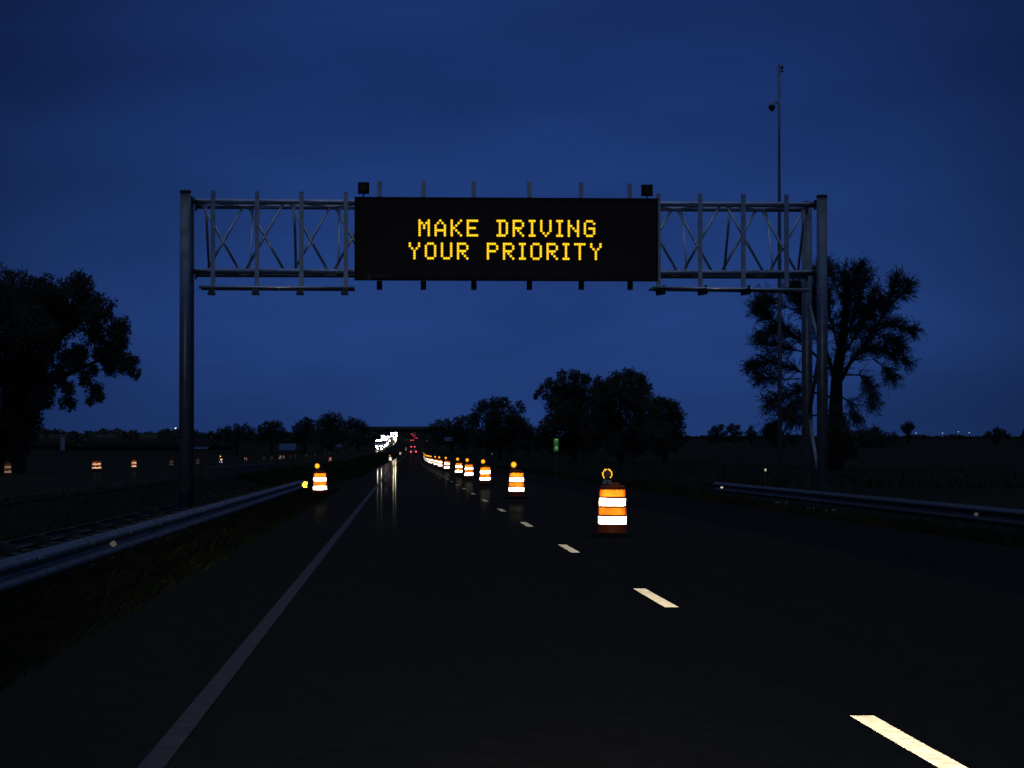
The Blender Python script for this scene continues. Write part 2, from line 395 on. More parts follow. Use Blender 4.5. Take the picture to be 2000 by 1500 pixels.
# ------------------------------------------------------------------ sign gantry
GY = 65.0; S = GY / F
def gx(px, Y=GY): return at(px, 600, Y).x
def gzp(py, Y=GY, px=1000): return at(px, py, Y).z
XL = gx(361.5); XR = at(1599, 600, 66.0).x
YF = 65.0; DEP = 1.9
root = empty("sign_gantry", (XL, YF, gz(XL, YF)), "long grey tubular truss gantry spanning the road", "gantry"); o0 = root.location.copy()
def G(x, y, z): return Vector((x, y, z)) - Vector((o0.x, o0.y, 0)) - Vector((0, 0, o0.z))
gantry_yaw = .45 / (XR - XL)               # right end stands slightly farther off
def yb(x): return YF + (x - XL) * gantry_yaw
ztop_l = at(361, 375, YF).z; ztop_r = at(1599, 384, yb(XR)).z
for X, zt in ((XL, ztop_l), (XR, ztop_r)):
    for dy in (0, DEP):
        y = yb(X) + dy; zb = gz(X, y) - .2
        ox = -.10 if dy and X == XR else (-.07 if dy else 0)
        s = MB(); s.lathe([(.158, 0), (.150, (zt - zb) * .6), (.142, zt - zb - .02)], 24, tuple(G(X + ox, y, zb)))
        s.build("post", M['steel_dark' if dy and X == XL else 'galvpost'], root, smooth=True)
        s = MB(); s.lathe([(.155, 0), (.155, .05), (.10, .075)], 24, tuple(G(X + ox, y, zt - .02))); s.build("post_cap", M['steel_dark'], root)
        s = MB(); s.lathe([(.42, 0), (.42, .42), (.38, .46)], 20, tuple(G(X + ox, y, zb + .0))); s.build("footing", M['concrete'], root)
    # slanting braces between the two posts of each leg
    zs = [gz(X, 66) + .9, gz(X, 66) + 2.8, gz(X, 66) + 4.7, gz(X, 66) + 6.0] if X == XR else []
    for i in range(len(zs) - 1):
        ya, yc = (yb(X) + .05, yb(X) + DEP) if i % 2 == 0 else (yb(X) + DEP, yb(X) + .05)
        s = MB(); s.tube(G(X - .05, ya, zs[i]), G(X - .05, yc, zs[i + 1]), .055, n=8); s.build("leg_brace", M['galv'], root, smooth=True)
CD = 1.35; C0 = .22                       # chord spacing front to back
zt_l = at(400, 392, YF).z; zt_r = at(1560, 398.5, yb(XR)).z
zbm_l = at(400, 528.5, YF).z; zbm_r = at(1560, 532, yb(XR)).z
def lerp(a, b, t): return a + (b - a) * t
def chord(x, lev, back):
    t = (x - XL) / (XR - XL)
    return Vector((x, yb(x) + C0 + (CD if back else 0), lerp(zt_l, zt_r, t) if lev else lerp(zbm_l, zbm_r, t)))
def GV(v): return G(v.x, v.y, v.z)
for lev in (1, 0):
    for back in (0, 1):
        s = MB(); s.tube(GV(chord(XL + .12, lev, back)), GV(chord(XR - .12, lev, back)), .076, n=16); s.build("chord", M['galvbright'], root, smooth=True)
        for X in (XL, XR):
            s = MB(); c = chord(X, lev, back); s.box(GV(c) + Vector((.15 if X == XL else -.15, 0, 0)), (.04, .26, .26)); s.build("flange", M['steel_dark'], root)
NB = 14; x0 = gx(385); bay = (XR - .32 - x0) / NB
nodes = [x0 + i * bay for i in range(NB + 1)]
def brace(a, b, r=.036): s = MB(); s.tube(GV(a), GV(b), r, n=8); s.build("brace", M['galvbright'], root, smooth=True)
for i in range(NB):
    a, b = nodes[i] + .07, nodes[i + 1] - .07
    brace(chord(a, 1 if i % 2 == 0 else 0, 0), chord(b, 0 if i % 2 == 0 else 1, 0))
    brace(chord(a, 0 if i % 2 == 0 else 1, 1), chord(b, 1 if i % 2 == 0 else 0, 1))
    brace(chord(a, 1, i % 2), chord(b, 1, 1 - i % 2), .030)
    brace(chord(a, 0, i % 2), chord(b, 0, 1 - i % 2), .030)
for i in range(NB + 1):
    x = nodes[i] + .2 if i < NB else nodes[i] - .1
    if i % 2 == 0: brace(chord(x, 1, 0), chord(x, 0, 1), .036)
    else: brace(chord(x, 1, 1), chord(x, 0, 0), .026)
# upright hanger bars in front of the chords
FY = .0                                        # front face of hangers
def hanger(px, pt, pb, w=.115, foot=None):
    x = gx(px); y = yb(x) + .06
    zt, zb = at(px, pt, y).z, at(px, pb, y).z
    s = MB(); s.box(G(x, y, (zt + zb) / 2), (w, .012, zt - zb)); s.box(G(x - w/2 + .006, y + .045, (zt + zb) / 2), (.012, .078, zt - zb))
    s.box(G(x + w/2 - .006, y + .045, (zt + zb) / 2), (.012, .078, zt - zb)); h = s.build("hanger", M['galvflat'], root)
    return x, y, zb
for px, pt, foot in ((415, 372, 1), (501, 373, 1), (588, 374, 1), (675, 375, 1)):
    x, y, zb = hanger(px, pt, 566)
    s = MB(); s.box(G(x - .03, y - .03, zb - .02), (.15, .2, .14)); s.box(G(x - .03, y - .05, zb - .11), (.20, .26, .07)); s.build("hanger_dark_end", M['steel_dark'], root)
for px, pt in ((1289.5, 378), (1372, 378), (1457, 379), (1542.5, 380)):
    x, y, zb = hanger(px, pt, 561)
    if px < 1500:                              # luminaires under the walkway bar
        rot = Matrix.Rotation(R(-10), 3, 'Y')
        s = MB(); s.box(G(x + .04, y - .10, zb - .13), (.24, .30, .17), rot); s.box(G(x + .14, y - .02, zb + .0), (.07, .1, .10)); s.build("luminaire", M['black'], root)
for px, pt in ((741, 353), (827, 353.5), (926, 353.5), (1035, 355), (1137, 357), (1233, 358.5)):
    x = gx(px); y = yb(x) + .045
    zt, zb = at(px, pt, y).z, at(px, 565, y).z
    s = MB(); s.box(G(x, y, (zt + zb) / 2), (.12, .012, zt - zb)); s.box(G(x - .054, y + .045, (zt + zb) / 2), (.012, .078, zt - zb)); s.box(G(x + .054, y + .045, (zt + zb) / 2), (.012, .078, zt - zb))
    s.build("hanger", M['galvflat'], root)
    s = MB(); s.box(G(x, y - .03, zb + .10), (.15, .05, .24)); s.build("hanger_dark_end", M['black'], root)  # black box added over the hanger's lower end to darken it
for a, b, pa, pb in ((388, 692, 560.5, 562.5), (1274, 1580, 562, 566.5)):
    p0, p1 = at(a, pa, yb(gx(a)) - .02), at(b, pb, yb(gx(b)) - .02)
    s = MB(); s.tube(GV(p0), GV(p1), .045, n=8); s.build("walkway_bar", M['galvbright'], root, smooth=True)
    s = MB(); s.tube(GV(p0 + Vector((0, .9, 0))), GV(p1 + Vector((0, .9, 0))), .035, n=8); s.build("walkway_bar", M['steel_dark'], root, smooth=True)

# ------------------------------------------------------------------ variable message sign
SY = 64.55; SB = 1.05
a, b = at(692.5, 384.5, SY), at(1284.5, 551, SY + .1)
x0s, x1s = a.x, b.x; z1s, z0s = a.z, b.z
sr = empty("message_sign", ((x0s + x1s) / 2, SY, z0s), "black electronic sign reading MAKE DRIVING YOUR PRIORITY in amber dots", "message sign")
so = Vector(((x0s + x1s) / 2, SY, z0s)); slope = (at(1284.5, 387.5, SY).z - z1s) / (x1s - x0s)
def SL(x, y, z): return Vector((x, y, z)) - so
W = x1s - x0s; H = z1s - z0s
def sz(x, z): return z + slope * (x - x0s)
s = MB(); fr = .06
y0c, y1c = SY, SY + .42
for (xa, za), (xb, zb2) in (((x0s, z0s), (x1s, z0s + .03)),):
    pass
def prism(mb, xa, xb, za, zb, ya, ybk):
    b = len(mb.v)
    for y in (ya, ybk):
        for x, z in ((xa, za), (xb, za), (xb, zb), (xa, zb)): mb.v.append(tuple(SL(x, y, sz(x, z))))
    for q in ((0,1,2,3),(5,4,7,6),(1,5,6,2),(4,0,3,7),(3,2,6,7),(4,5,1,0)): mb.f.append(tuple(b + k for k in q))
z0e = z0s + .025
c = MB(); prism(c, x0s, x1s, z0e, z1s, SY, SY + .20); c.build("cabinet", M['black'], sr)
c = MB()
prism(c, x0s, x1s, z1s - fr, z1s, SY - .03, SY - .001); prism(c, x0s, x1s, z0e, z0e + fr, SY - .03, SY - .001)
prism(c, x0s, x0s + fr, z0e + fr, z1s - fr, SY - .03, SY - .001); prism(c, x1s - fr, x1s, z0e + fr, z1s - fr, SY - .03, SY - .001)
c.build("bezel", M['black'], sr)
c = MB(); prism(c, x0s + fr, x1s - fr, z0e + fr, z1s - fr, SY - .008, SY - .002); c.build("display_face", M['face'], sr)
GL = {'M': "#...#,##.##,#.#.#,#.#.#,#...#,#...#,#...#", 'A': "..#..,.#.#.,#...#,#...#,#####,#...#,#...#",
 'K': "#...#,#..#.,#.#..,##...,#.#..,#..#.,#...#", 'E': "#####,#....,#....,####.,#....,#....,#####",
 'D': "####.,.#..#,.#..#,.#..#,.#..#,.#..#,####.", 'R': "####.,#...#,#...#,####.,#.#..,#..#.,#...#",
 'I': "###,.#.,.#.,.#.,.#.,.#.,###", 'V': "#...#,#...#,#...#,#...#,#...#,.#.#.,..#..",
 'N': "#...#,#...#,##..#,#.#.#,#..##,#...#,#...#", 'G': ".###.,#...#,#....,#.###,#...#,#...#,.###.",
 'Y': "#...#,#...#,.#.#.,..#..,..#..,..#..,..#..", 'O': ".###.,#...#,#...#,#...#,#...#,#...#,.###.",
 'U': "#...#,#...#,#...#,#...#,#...#,#...#,.###.", 'P': "####.,#...#,#...#,####.,#....,#....,#....",
 'T': "#####,..#..,..#..,..#..,..#..,..#..,..#.."}
L1 = [('M',0),('A',7),('K',14),('E',21),('D',34),('R',41),('I',48),('V',53),('I',60),('N',65),('G',72)]
L2 = [('Y',0),('O',7),('U',14),('R',21),('P',34),('R',41),('I',48),('O',53),('R',60),('I',67),('T',72),('Y',79)]
PIX = S * SY / GY
for line, xs0, ys0 in ((L1, 819.5, 430.6), (L2, 800.5, 475.6)):
    for ch, c0 in line:
        mb = MB()
        for r, row in enumerate(GL[ch].split(',')):
            for q, v in enumerate(row):
                if v == '#':
                    px = xs0 + (c0 + q) * 4.485; py = ys0 + r * 4.75 + (px - 800) * .0045
                    p = at(px, py, SY - .012)
                    mb.disc(SL(p.x, SY - .012, p.z), .0335, 10)
        mb.build("letter", M['led'], sr)
for px in (710, 1264.5):
    p = at(px, 366.5 + (px > 1000) * 4.5, SY); r_ = 11 * PIX
    bm = MB(); bm.box(SL(p.x, SY + .12, p.z), (r_ * 2, .16, r_ * 2)); bc = bm.build("beacon", M['black'], sr)
    bm = MB(); bm.tube(SL(p.x, SY + .041, p.z), SL(p.x, SY - .03, p.z), .105, .105, 16); l_ = bm.build("lens", M['amberoff'], bc)
    bm = MB(); bm.tube(SL(p.x, SY + .12, p.z - r_), SL(p.x, SY + .12, p.z - r_ - .10), .018); bm.build("bracket", M['black'], bc)
def text_mesh(body, size, name, m, parent, loc, rot=(R(90), 0, 0), sx=1.0):
    cu = bpy.data.curves.new(name, 'FONT'); cu.body = body; cu.size = size; cu.align_x = 'CENTER'; cu.align_y = 'CENTER'; cu.extrude = .001
    t = bpy.data.objects.new(name, cu); COL.objects.link(t)
    dg = bpy.context.evaluated_depsgraph_get(); me = bpy.data.meshes.new_from_object(t.evaluated_get(dg))
    bpy.data.objects.remove(t); bpy.data.curves.remove(cu)
    me.materials.clear(); me.materials.append(m)
    o = bpy.data.objects.new(name, me); COL.objects.link(o); o.parent = parent; o.location = loc; o.rotation_euler = rot; o.scale = (sx, 1, 1)
    return o
p = at(748.5, 539, SY - .012)
text_mesh("SKYLINE", .115, "maker_lettering", M['plate'], sr, SL(p.x, SY - .034, p.z))
p = at(719, 541, SY - .012)
mb = MB()
for k, (ox, oz, w, h) in enumerate(((-.02, .05, .10, .022), (.03, .02, .12, .022), (.05, -.02, .10, .022), (.0, -.055, .16, .022))):
    mb.box(SL(p.x + ox, SY - .034, p.z + oz), (w, .004, h), Matrix.Rotation(R(18 if k < 2 else 0), 3, 'Y'))
mb.build("maker_emblem", M['plate'], sr)

# ------------------------------------------------------------------ camera mast behind the gantry
MY = 85.0; t = at(1521.5, 125, MY); zb = gz(t.x, MY)
mr = empty("camera_mast", (t.x, MY, zb), "tall thin mast with a dome camera rising behind the gantry", "mast")
hz = t.z - zb
s = MB(); s.lathe([(.085, -.2), (.072, hz * .5), (.046, hz * .82), (.046, hz)], 14); s.build("pole", M['galvpost'], mr, smooth=True)
s = MB(); s.lathe([(.30, -.2), (.30, .3), (.26, .34)], 16); s.build("footing", M['concrete'], mr)
hc = at(1507, 200, MY).z - zb; dx = -14.5 * MY / F
s = MB(); s.tube((0, 0, hc), (dx, 0, hc), .014); s.tube((0, 0, hc - .10), (dx * .5, 0, hc), .010); s.build("arm", M['steel_dark'], mr)
s = MB(); s.lathe([(.03, .02), (.085, -.01), (.10, -.10), (.10, -.14)], 16, (dx, 0, hc)); cm = s.build("dome_camera", M['alu'], mr, smooth=True)
s = MB(); s.lathe([(.135, -.14), (.135, -.165), (.105, -.20), (.09, -.26), (.05, -.31), (.01, -.32)], 16, (dx, 0, hc)); s.build("dome", M['lens'], cm, smooth=True)
s = MB(); s.box((.11, 0, hz - .12), (.09, .06, .10)); s.box((.11, 0, hz - .26), (.08, .06, .08)); s.tube((0, 0, hz - .18), (.11, 0, hz - .18), .012); s.build("antenna_bracket", M['steel_dark'], mr)

# ------------------------------------------------------------------ traffic drums
def drum_proto(lit, dim=False):
    D = {'wband': dim[0], 'oband': dim[1]} if dim else {}
    root = empty("traffic_drum", (0, 0, 0), "drum", "traffic drum", None)
    s = MB(); s.lathe([(.40, 0), (.40, .03), (.33, .06), (.29, .075)], 8); s.build("rubber_base", M['rubber'], root)
    s = MB()
    s.lathe([(.275, .06), (.262, .10), (.255, .20), (.2525, .34), (.249, .345), (.245, .49), (.241, .495), (.237, .645), (.233, .65), (.229, .82), (.225, .85), (.205, .872), (.12, .88), (.10, .885)], 32)
    s.box((.03, 0, .90), (.18, .05, .04)); s.build("body", M['orange'], root, smooth=False)
    for z0, z1, r0, r1, nm, m in ((.225, .350, .2585, .2560, "white_band", 'wband'), (.380, .500, .2525, .2485, "orange_band", 'oband'),
                                  (.532, .657, .2440, .2405, "white_band", 'wband'), (.688, .802, .2365, .2325, "orange_band", 'oband')):
        s = MB(); s.lathe([(r0, z0), (r1, z1)], 32, cap=False); s.build(nm, M[D.get(m, m)], root, smooth=True)
    # warning light: case below, round lens in a ring above
    ox = -.10
    wl = MB(); b = []
    for y in (-.045, .045):
        for k in range(9):
            t = math.pi * k / 8; wl.v.append((ox + .088 * math.cos(t), y, .895 + .080 * math.sin(t)))
    for k in range(8): wl.f.append((k, k + 1, 9 + k + 1, 9 + k))
    wl.f.append(tuple(range(9))); wl.f.append(tuple(range(17, 8, -1))); wl.f.append((0, 9, 17, 8))
    w = wl.build("warning_light", M['case'], root)
    s = MB(); s.tube((ox, -.05, .92), (ox, -.055, .92), .018, n=10); s.build("bolt", M['black'], w)
    s = MB(); s.tube((ox, -.03, 1.062), (ox, .03, 1.062), .062 if not lit else .070, n=20); s.build("lens", M['amberlit' if lit else 'amberoff'], w)
    if lit: s = MB(); s.tube((ox, -.022, 1.062), (ox, .022, 1.062), .093, n=20); s.build("lens_rim", M['amberrim'], w)
    if not lit:
        for a0, a1 in ((-52, 84), (96, 232)):
            s = MB(); n = 12
            for k in range(n + 1):
                a = R(a0 + (a1 - a0) * k / n)
                for rr, yy in ((.072, -.034), (.094, -.034), (.094, -.02), (.072, -.02)): s.v.append((ox + rr * math.cos(a), yy, 1.062 + rr * math.sin(a)))
            for k in range(n):
                for q in range(4): s.f.append((4*k + q, 4*k + (q+1) % 4, 4*(k+1) + (q+1) % 4, 4*(k+1) + q))
            s.build("reflector_ring", M['odim' if dim else 'aband'], w)
    return root
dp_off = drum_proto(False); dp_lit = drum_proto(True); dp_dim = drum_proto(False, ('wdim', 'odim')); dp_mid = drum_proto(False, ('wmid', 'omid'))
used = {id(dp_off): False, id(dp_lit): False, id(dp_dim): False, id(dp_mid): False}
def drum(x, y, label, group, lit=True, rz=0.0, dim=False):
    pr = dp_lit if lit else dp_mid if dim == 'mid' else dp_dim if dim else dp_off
    if not used[id(pr)]: used[id(pr)] = True; o = pr
    else: o = copy_tree(pr)
    o.location = (x + cx(y), y, gz(x + cx(y), y) + .02); o.rotation_euler = (random.uniform(-.012, .012), random.uniform(-.015, .015), rz); o.scale = (.94, .94, 1)
    o['label'] = label; o['category'] = "traffic drum"; o['group'] = group
    return o
GR = "drums along the right side of the open lane"
drum(3.545, 40.7, "nearest striped drum, its light unlit and showing only an amber ring", GR, lit=False, rz=.03)
ordn = ["second", "third", "fourth", "fifth", "sixth", "seventh", "eighth", "ninth", "tenth"]
ylst = [(3.56, 75.5), (3.66, 107), (3.62, 132), (3.58, 154), (3.62, 198), (3.60, 232), (3.66, 268), (3.6, 306), (3.58, 330)]
for (x, y), od in zip(ylst, ordn):
    drum(x, y, f"{od} nearest striped drum with lit amber lamp in the right row", GR, rz=random.uniform(-.1, .1))
for y in (352, 375, 398, 424, 462, 520):
    drum(3.6, y, "tiny lit drum in the crowded far stretch of the right row", GR)
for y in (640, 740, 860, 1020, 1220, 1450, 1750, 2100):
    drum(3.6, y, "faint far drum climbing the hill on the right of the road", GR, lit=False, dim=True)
GLF = "drums along the left side of the road"
drum(-2.93, 85.5, "striped drum with lit amber lamp at the end of the left guardrail", GLF)
drum(-2.6, 415, "small striped drum with lit lamp, nearest beyond the left guardrail drum", GLF)
drum(-2.5, 640, "far drum on the left verge without lit lamp", GLF, lit=False)
drum(-2.2, 880, "far drum on the left verge with yellow lamp, nearest the tail lights", GLF)
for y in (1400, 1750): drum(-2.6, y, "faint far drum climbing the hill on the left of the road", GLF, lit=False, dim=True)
GO = "drums beyond the opposite carriageway"
def xd(px, X): return -X * F / (787 - px)
lab = {23: "striped drum at the left edge of the picture below the big tree", 190.5: "left one of two red-glowing drums side by side",
       197.5: "right one of two red-glowing drums side by side", 266: "lone dim drum between the close pair and the gantry post",
       338: "dim drum just left of the gantry's left post", 388: "dim drum just right of the gantry's left post"}
for px in (23, 190.5, 197.5, 266, 338, 388):
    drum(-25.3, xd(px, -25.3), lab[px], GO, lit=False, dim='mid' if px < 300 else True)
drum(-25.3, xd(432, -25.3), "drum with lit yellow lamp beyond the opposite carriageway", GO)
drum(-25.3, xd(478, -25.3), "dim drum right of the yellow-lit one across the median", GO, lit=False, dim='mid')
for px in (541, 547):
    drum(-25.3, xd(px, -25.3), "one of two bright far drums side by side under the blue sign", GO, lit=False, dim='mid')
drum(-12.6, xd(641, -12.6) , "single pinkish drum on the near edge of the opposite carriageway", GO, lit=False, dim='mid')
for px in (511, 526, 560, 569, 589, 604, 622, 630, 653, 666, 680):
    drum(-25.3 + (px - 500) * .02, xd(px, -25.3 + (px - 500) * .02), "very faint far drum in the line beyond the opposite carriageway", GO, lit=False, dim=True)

# ------------------------------------------------------------------ small signs and reflector posts
def board(name, label, cat, px, py, wpx, hpx, Y, m, posts=2, group=None, strip=None):
    c = at(px, py, Y); w = wpx * Y / F; h = hpx * Y / F; zg = gz(c.x, Y)
    r = empty(name, (c.x, Y, zg), label, cat, group); zc = c.z - zg
    s = MB(); s.box((0, 0, zc), (w, .03, h)); s.build("panel", m, r)
    for k in range(posts):
        x = 0 if posts == 1 else (-.32 + .64 * k / (posts - 1)) * w
        ph = zc + h / 2 - .02
        s = MB(); s.box((x, .06, ph / 2 - .1), (.06 + w * .01, .06, ph + .2)); s.build("post", M['steel_dark'], r)
    return r, zc, w, h
r, zc, w, h = board("mile_marker", "narrow green mile marker with stacked white numerals at the right verge", "mile marker", 1086.3, 868.7, 9.6, 25, 142, M['green'], 1)
text_mesh("7", .34, "numeral", M['gdigit'], r, (0, -.02, zc + .18)); text_mesh("4", .34, "numeral", M['gdigit'], r, (0, -.02, zc - .18))
GS = "road signs across the median"
board("small_sign", "small narrow sign on a post near the left tree", "sign", 122.5, 867, 8, 25, 190, M['alu'], 1)
r, zc, w, h = board("road_sign", "dark board with a pale lower strip just right of the gantry's left post", "road sign", 391, 862, 29, 30, 330, M['steel_dark'], 2, GS)
s = MB(); s.box((0, -.03, zc - h * .5 + .14), (w, .02, .28)); s.build("lower_strip", M['skypanel'], r)
for args in ((562, 872.5, 33, 12.5, 620, "largest faint blue sign board across the median"), (655, 869, 27, 8.5, 900, "middle faint blue sign board across the median"),
             (686, 860, 23, 6, 1250, "smallest and farthest faint blue sign board across the median")):
    px, py, wp, hp, Y, lb = args
    r, zc, w, h = board("road_sign", lb, "road sign", px, py, wp, hp, Y, M['skypanel'], 2, GS)
    s = MB()
    for k in range(4):
        s.box(((-.3 + .2 * k) * w, -.03, zc), (w * .10, .02, h * .45))
    s.build("legend", M['alu'], r)
board("road_sign", "bluish sign left of the far dark trees beside the road", "road sign", 857, 847, 12, 7, 900, M['skypanel'], 1, "road signs on the right verge")
r, zc, w, h = board("road_sign", "bluish sign with a bright white corner on the right verge", "road sign", 876, 857.5, 15, 8, 700, M['skypanel'], 1, "road signs on the right verge")
s = MB(); s.box((w * .25, -.03, zc - .1 * h), (w * .35, .02, h * .5)); s.build("legend", M['faintreflector'], r)
def delineator(px, py, Y, label, m='reflector', size=.10, group="reflector posts beside the road"):
    c = at(px, py, Y); zg = gz(c.x, Y); r = empty("delineator", (c.x, Y, zg), label, "reflector post", group)
    hh = c.z - zg; s = MB(); s.box((0, .02, (hh + size) / 2 - .1), (.06, .012, hh + size + .2)); s.build("post", M['steel_dark'], r)
    s = MB(); s.tube((0, 0, hh), (0, .012, hh), size / 2, n=12); s.build("reflector", M[m], r)
delineator(1495, 918, 96, "reflector post standing behind the right guardrail")
delineator(961, 886.5, 210, "reflector post on the verge between the third and second drums", 'reflector', .12)
delineator(1278/8.33 + 680, 861, 900, "far orange reflector beside the road on the right", 'aband', .7)
delineator(702, 879.5, 1000, "nearer of two cream reflectors left of the oncoming headlights", 'reflector', .8)
delineator(708.5, 875, 1150, "farther of two cream reflectors left of the oncoming headlights", 'reflector', .9)
delineator(793.5, 847, 2000, "pale far post left of the tail lights on the hill", 'faintreflector', 1.0)

# ------------------------------------------------------------------ vehicles
def car_proto():
    r = empty("car", (0, 0, 0), "car", "car", None)
    prof = [(-2.25, .35), (-2.3, .75), (-2.1, .95), (-1.5, 1.0), (-.95, 1.42), (.45, 1.45), (1.15, 1.0), (2.05, .86), (2.28, .65), (2.25, .32)]
    s = MB(); w = .88
    for x in (-w, w):
        for a, z in prof: s.v.append(((x if z < 1.1 else x * .78), a, z))
    n = len(prof)
    for k in range(n): s.f.append((k, (k+1) % n, n + (k+1) % n, n + k))
    s.f.append(tuple(range(n - 1, -1, -1))); s.f.append(tuple(range(n, 2 * n)))
    s.build("body", M['paint'], r)
    s = MB(); s.quad((-.62, -1.46, 1.04), (.62, -1.46, 1.04), (.58, -1.0, 1.40), (-.58, -1.0, 1.40)); s.build("rear_window", M['glass'], r)
    s = MB(); s.quad((.62, 1.13, 1.04), (-.62, 1.13, 1.04), (-.58, .52, 1.43), (.58, .52, 1.43)); s.build("windscreen", M['glass'], r)
    for sx in (-1, 1):
        for yy in (-1.4, 1.4):
            s = MB(); s.tube((sx * .70, yy, .33), (sx * .90, yy, .33), .33, n=16); s.build("wheel", M['rubber'], r)
        s = MB(); s.tube((sx * .68, 2.27, .68), (sx * .68, 2.33, .68), .16, n=12); s.build("headlight", M['headlamp'], r)
        s = MB(); s.box((sx * .70, -2.31, .82), (.34, .05, .24)); s.build("tail_light", M['taillamp'], r)
    return r
def truck_proto():
    r = empty("truck", (0, 0, 0), "truck", "truck", None)
    s = MB(); s.box((0, -3.0, 2.55), (2.5, 11, 2.8)); s.build("trailer", M['wpaint'], r)
    s = MB(); s.box((0, 4.2, 1.9), (2.4, 2.4, 2.7)); s.box((0, 5.9, 1.25), (2.1, 1.3, 1.3)); s.build("cab", M['wpaint'], r)
    s = MB(); s.box((0, 5.42, 2.5), (2.0, .05, .8)); s.build("windscreen", M['glass'], r)
    for sx in (-1, 1):
        for yy in (-7, -5.8, 1.8, 5.6):
            s = MB(); s.tube((sx * .75, yy, .5), (sx * 1.2, yy, .5), .5, n=16); s.build("wheel", M['rubber'], r)
        s = MB(); s.tube((sx * .9, 6.55, 1.0), (sx * .9, 6.62, 1.0), .27, n=14); s.build("headlight", M['headlamp'], r)  # oversized to imitate headlight glare
        s = MB(); s.tube((sx * .6, 6.55, .75), (sx * .6, 6.62, .72), .16, n=12); s.build("glare_low_light", M['headlamp'], r)  # added to broaden the headlight glare
        s = MB(); s.box((sx * 1.0, -8.52, 1.1), (.3, .05, .2)); s.build("tail_light", M['taillamp'], r)
    for k in range(5):
        s = MB(); s.tube((-.9 + .45 * k, 5.38, 3.36), (-.9 + .45 * k, 5.46, 3.36), .17, n=10); s.build("glare_high_light", M['glarelamp'], r)  # added lamps that stretch the headlight glare upward
    return r
def high_beams(v, dx, z, y, watts):
    for sx in (-1, 1):
        ld = bpy.data.lights.new("high_beam", 'SPOT'); ld.energy = watts; ld.color = (1, .93, .80); ld.spot_size = R(14); ld.spot_blend = 1.0; ld.shadow_soft_size = .12
        lo = bpy.data.objects.new("high_beam", ld); COL.objects.link(lo); p = v.location + Vector((-sx * dx, -y, z))
        lo.location = p; lo.rotation_euler = (Vector((0, 60, -.5)) - p).to_track_quat('-Z', 'Y').to_euler()
cp, tp = car_proto(), truck_proto(); vu = set()
def vehicle(pr, px, Y, rz, label, group):
    if pr.name not in vu: vu.add(pr.name); o = pr
    else: o = copy_tree(pr)
    c = at(px, 860, Y); o.location = (c.x, Y, gz(c.x, Y) + .02); o.rotation_euler = (0, 0, rz); o['label'] = label; o['group'] = group
    return o
VG = "vehicles driving ahead on the road"; OG = "oncoming vehicles with headlights lit"
vehicle(cp, 807.5, 668, -.004, "nearest car ahead with two red tail lights", VG)
vehicle(cp, 805, 1560, 0, "mid-distance car ahead with small red tail lights", VG)
vehicle(cp, 806.5, 985, 0, "second nearest car ahead, just above the nearest one's roof", VG)
vehicle(cp, 812, 1800, 0, "far car ahead in front of the truck on the hill", VG)
vehicle(tp, 809, 2050, 0, "far truck ahead near the overpass", VG)
vehicle(cp, 804, 2350, 0, "farthest car ahead, just below the overpass", VG)
for px, Y, pr, lb in ((741.5, 880, cp, "nearest oncoming car, its headlights mirrored in two streaks"),):
    v = vehicle(pr, px, Y, math.pi, lb, OG)
    high_beams(v, .68, .68, 2.35, 7000)
for px, Y, pr in ((740, 985, tp), (747, 1010, cp), (742, 1090, tp), (750, 1060, tp), (746, 1180, cp), (753, 1200, tp), (749, 1300, tp), (755, 1340, cp), (752, 1450, tp), (758, 1500, tp), (757, 1640, cp), (746, 1380, cp), (750, 1560, cp), (748, 1620, tp), (744, 1480, cp), (743, 1160, cp)):  # vehicles multiplied to fill out the headlight glare
    vehicle(pr, px, Y, math.pi, "oncoming car added to fill out the run of merged headlights" if pr is cp else "oncoming truck added to fill out the run of merged headlights", OG)
for px, Y, pr, lb in ((766, 2080, tp, "left one of the far oncoming vehicles in the separate right glare"), (770.5, 1960, tp, "middle one of the far oncoming vehicles in the separate right glare"),
                      (773, 2120, tp, "right one of the far oncoming vehicles in the separate right glare")):  # extra trucks set abreast to widen the far headlight glare
    v = vehicle(pr, px, Y, math.pi, lb, OG)
    if lb.startswith("middle"):
        high_beams(v, .9, 1.0, 6.7, 26000)

# ------------------------------------------------------------------ overpass
OY = 2650.0; c0 = at(728, 835, OY); c1 = at(836, 835, OY); zt = at(790, 834.5, OY).z; k = OY / F
r = empty("overpass", ((c0.x + c1.x) / 2, OY, gz((c0.x + c1.x) / 2, OY)), "dark overpass crossing the highway at the top of the hill", "bridge")
L = c1.x - c0.x + 60; zl = zt - r.location.z
s = MB(); s.box((0, 0, zl - .9), (L, 12, 1.8)); s.build("deck", M['concrete'], r)
for yy in (-6.15, 6.15):
    s = MB(); s.box((0, yy, zl + .35), (L, .25, .9)); s.build("parapet", M['concrete'], r)
for xx in (-22, -6, 10, 24):
    s = MB()
    for yy in (-4, 0, 4): s.tube((xx, yy, -6), (xx, yy, zl - 1.8), .55, n=12)
    s.build("pier", M['concrete'], r)
for sx in (-1, 1):
    s = MB(); s.box((sx * (L / 2 + 14), 0, (zl - 14) / 2), (34, 14, zl + 10)); s.build("abutment", M['concrete'], r)

